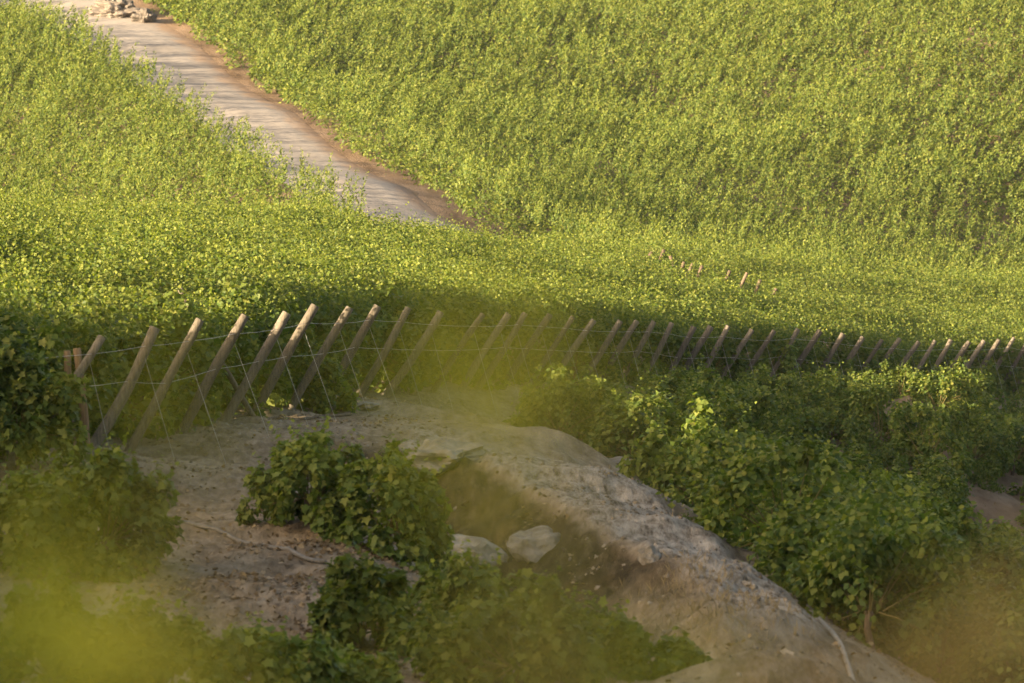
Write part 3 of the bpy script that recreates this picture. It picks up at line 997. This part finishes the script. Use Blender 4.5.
fx, fy = [], []
for (u, v, Y, r, n) in [(330, 555, 68.5, 1.4, 500), (395, 565, 69, 1.2, 260), (310, 600, 65, 1.3, 420), (345, 668, 59, 1.2, 500), (290, 640, 61, 1.4, 420), (250, 600, 64, 1.5, 200),
                        (440, 640, 63, 1.0, 200), (160, 600, 64, 1.2, 150)]:
    p = P(u, v, Y)
    a = rng.normal(size=(n, 2)) * r * 0.55
    fx.append(p[0] + a[:, 0]); fy.append(p[1] + a[:, 1])
for _ in range(1):
    x, y = ground_scatter(14000, -9, 6, 55, 108, lambda x, y: ((y < 88) | (x < line_x(y) + 3)) & (crust_mask(x, y) < 0.2) & (rng.random(len(x)) < np.clip(0.3 + 1.8 * fbm(x + 9, y, 3.0, 3), 0.02, 1)))
    fx.append(x); fy.append(y)
fx = np.concatenate(fx); fy = np.concatenate(fy)
n = len(fx)
nrm = rng.normal(size=(n, 3)) * 0.5 + np.array([0, 0, 1.0])
tip = rng.normal(size=(n, 3)) * np.array([1, 1, 0.25])
V, F = place(LOBE_V, LOBE_F, np.stack([fx, fy, H(fx, fy) + 0.025], 1), tip, nrm, 0.03 + 0.06 * rng.random(n))
o = np_mesh('fallen_leaves', V, F, M_DRYLEAF, young=np.zeros(len(V)))
tag(o, 'dry brown fallen leaves around the foreground bushes', 'fallen leaves', kind='stuff')

# dry grass on the lower mound and by the mound's right edge
gxs, gys = [], []
for (u, v, Y, r, n) in [(690, 612, 65.5, 0.55, 420), (720, 650, 62, 0.6, 420), (680, 650, 63, 0.7, 300), (770, 640, 62.5, 0.5, 160), (735, 550, 76, 0.8, 160), (610, 455, 94, 0.9, 160), (660, 485, 87, 0.8, 160),
                        (975, 470, 120, 1.0, 120)]:
    p = P(u, v, Y)
    a = rng.normal(size=(n, 2)) * r * 0.6
    gxs.append(p[0] + a[:, 0]); gys.append(p[1] + a[:, 1] * 2)
gxs = np.concatenate(gxs); gys = np.concatenate(gys); n = len(gxs)
BL_V = np.array([(-0.012, 0, 0), (0.012, 0, 0), (0.009, 0.6, 0.06), (0, 1.0, 0.2)], float)
BL_F = np.array([(0, 1, 2, 3)])
tip = np.stack([rng.normal(size=n) * 0.6, rng.normal(size=n) * 0.6, np.ones(n)], 1)
V, F = place(BL_V, BL_F, np.stack([gxs, gys, H(gxs, gys) - 0.01], 1), tip, rng.normal(size=(n, 3)) * np.array([1, 1, 0.1]), 0.06 + 0.16 * rng.random(n))
o = np_mesh('dry_grass', V, F, M_DRYGRASS)
tag(o, 'dry tan grass tufts on the lower slope of the mound', 'grass', kind='stuff')

# rubble heap and bare grey shrub at the top of the road
rock('rubble_heap', 118, 22, 266, 1.6, 1.6, 0.6, 31, 'pale heap of rubble at the top of the dirt road', 0.1, 0.3, M_RUBBLE, 'rubble', rough=0.5, sub=5)
rock('rubble_heap', 146, 22, 263.5, 0.7, 0.9, 0.5, 32, 'smaller grey rubble heap right of the pale one beside the vines', 0.1, 0.3, M_RUBBLE, 'rubble', rough=0.5, sub=5)
root = empty('bare_shrub', (0, 0, 0))
tw = []
for i in range(70):
    a = rng.random() * 6.28; r_ = 0.3 + 0.9 * rng.random()
    e = np.array([math.cos(a) * r_, math.sin(a) * r_, 0.5 + 1.2 * rng.random()])
    m_ = e * 0.5 + np.array([0, 0, 0.15]); tw.append(tube([(0, 0, -0.1), m_, e], [0.035, 0.025, 0.012], 4, cap=False))
V, F = join(tw)
np_mesh('branches', V, F, M_TWIG, root)
put(root, 112, 16, 266, 0, 1.1)
tag(root, 'bare grey shrub behind the rubble heap at the road top', 'shrub')

# ------------------------------------------------------------------ out of focus vine shoots right in front of the photographer
def near_shoot(name, spots, mat, label, seed=0):
    """Vine shoots rising from the slope beside the camera; spots = (u, v, distance, leaf size in metres)."""
    rg = np.random.default_rng(seed)
    Ym = 0.86 * np.mean([t[2] for t in spots]); um = np.mean([t[0] for t in spots])
    b = P(um, 800, Ym)
    root = empty(name, (b[0], b[1], h1(b[0], b[1])))
    o = np.array(root.location)
    n = len(spots)
    c = np.array([P(u, v, Y * 0.86) for u, v, Y, _ in spots]) - o
    sz = np.array([t[3] for t in spots]) * 0.79
    nrm = rg.normal(size=(n, 3)) * 0.35 + np.array([0, -1.0, 0.45])
    tip = rg.normal(size=(n, 3)) * np.array([1, 0.3, 1])
    leaf_mesh('leaves', (c - norm(tip) * 0.4 * sz[:, None], tip, nrm, sz, np.zeros(n)), mat, True, root)
    cs = []
    for p in c[::2]:
        cs.append(tube([(0, 0, -0.05), p * np.array([0.3, 0.5, 0.55]) + np.array([0.02, 0, 0]), p], [0.004, 0.003, 0.0012], 6))
    V, F = join(cs)
    np_mesh('stem', V, F, M_CANE, root)
    tag(root, label, 'vine shoot', 'blurred vine shoots close to the camera')
    return root


near_shoot('vine_shoot', [(15, 625, 1.7, .034), (75, 660, 1.7, .034), (130, 680, 1.8, .032), (30, 685, 1.6, .036), (185, 690, 1.8, .028), (95, 605, 2.1, .022),
                          (10, 580, 2.0, .022), (60, 545, 2.3, .020), (130, 555, 2.3, .018), (150, 615, 2.2, .022), (235, 690, 2.0, .022), (40, 600, 2.8, .03), (110, 640, 2.9, .03),
                          (60, 500, 2.2, .018), (20, 520, 2.0, .018)],
           M_YLEAF, 'large blurred yellow green leaves covering the lower left corner', seed=3)
near_shoot('vine_shoot', [(490, 355, 1.65, .031), (440, 400, 1.7, .023), (545, 385, 1.7, .020), (395, 350, 1.8, .017), (585, 345, 1.8, .016), (470, 470, 1.7, .026), (530, 530, 1.7, .024),
                          (330, 400, 1.8, .014), (620, 420, 1.8, .012)],
           M_YLEAF, 'faint blurred yellow leaf tip over the middle of the post row', seed=4)
near_shoot('vine_shoot', [(420, 660, 1.8, .017), (500, 655, 1.8, .019), (580, 670, 1.8, .023), (660, 685, 1.7, .030), (730, 688, 1.8, .030)],
           M_YLEAF, 'blurred olive leaves along the middle of the lower edge', seed=5)
near_shoot('vine_shoot', [(1000, 645, 1.7, .032), (955, 685, 1.7, .032), (1030, 590, 1.8, .028), (880, 690, 1.8, .026), (800, 690, 1.8, .026), (735, 640, 1.9, .020), (940, 610, 2.0, .018)],
           M_ORLEAF, 'blurred orange brown leaves in the lower right corner', seed=6)
near_shoot('vine_shoot', [(200, 400, 1.8, .020), (130, 350, 1.9, .016), (180, 470, 1.8, .02), (100, 440, 1.8, .022)],
           M_YLEAF, 'faint blurred leaf over the first leaning posts', seed=8)

# ------------------------------------------------------------------ light
EL = math.radians(13.3)
hd = np.array([0.84, 0.54]); hd /= np.linalg.norm(hd)          # horizontal direction the sunlight travels
travel = Vector((hd[0] * math.cos(EL), hd[1] * math.cos(EL), -math.sin(EL)))
sd = bpy.data.lights.new('sun', 'SUN')
sd.energy = 5.0
sd.angle = math.radians(0.6)
sd.color = (1.0, 0.88, 0.68)
so = bpy.data.objects.new('sun', sd)
COL.objects.link(so)
so.rotation_euler = travel.to_track_quat('-Z', 'Y').to_euler()
so.location = (-40, -10, 40)

w = bpy.data.worlds.new('World')
scene.world = w
w.use_nodes = True
nt = w.node_tree
nt.nodes.clear()
sky = nt.nodes.new('ShaderNodeTexSky')
sky.sky_type = 'NISHITA'
sky.sun_disc = False
sky.sun_elevation = EL
sky.sun_rotation = math.atan2(-hd[0], -hd[1])
sky.air_density = 1.0; sky.dust_density = 5.0
bg = nt.nodes.new('ShaderNodeBackground')
bg.inputs['Strength'].default_value = 0.088
out = nt.nodes.new('ShaderNodeOutputWorld')
nt.links.new(sky.outputs[0], bg.inputs['Color'])
nt.links.new(bg.outputs[0], out.inputs['Surface'])

scene.view_settings.view_transform = 'Standard'
scene.view_settings.look = 'None'
scene.view_settings.exposure = 2.4
scene.view_settings.gamma = 1.0
scene.view_settings.use_white_balance = True
scene.view_settings.white_balance_temperature = 7800
scene.view_settings.white_balance_tint = 10
scene.cycles.use_denoising = True
scene.cycles.max_bounces = 6
scene.cycles.diffuse_bounces = 3
scene.cycles.transmission_bounces = 4

# ------------------------------------------------------------------ thin evening haze over the valley
hx0, hx1, hy0, hy1, hz0, hz1 = gx[0] - 2, gx[-1] + 2, gy[0] - 2, gy[-1] + 2, float(vz.min()) - 1.0, float(vz.max()) + 3.0
hv = np.array([(x, y, z) for z in (hz0, hz1) for y in (hy0, hy1) for x in (hx0, hx1)])
hf = np.array([(0, 2, 3, 1), (4, 5, 7, 6), (0, 1, 5, 4), (2, 6, 7, 3), (0, 4, 6, 2), (1, 3, 7, 5)])
m, nt_, N_, L_ = new_mat('haze_air')
pv = N_.new('ShaderNodeVolumePrincipled')
pv.inputs['Color'].default_value = (0.9, 0.92, 0.95, 1)
pv.inputs['Density'].default_value = 0.00007
pv.inputs['Anisotropy'].default_value = 0.2
ov = N_.new('ShaderNodeOutputMaterial')
L_.new(pv.outputs[0], ov.inputs['Volume'])
hz = np_mesh('haze', hv, hf, m)
tag(hz, 'thin pale evening haze hanging over the vineyard valley', 'haze', kind='stuff')
scene.cycles.volume_bounces = 0
print('haze box', hz0, hz1)
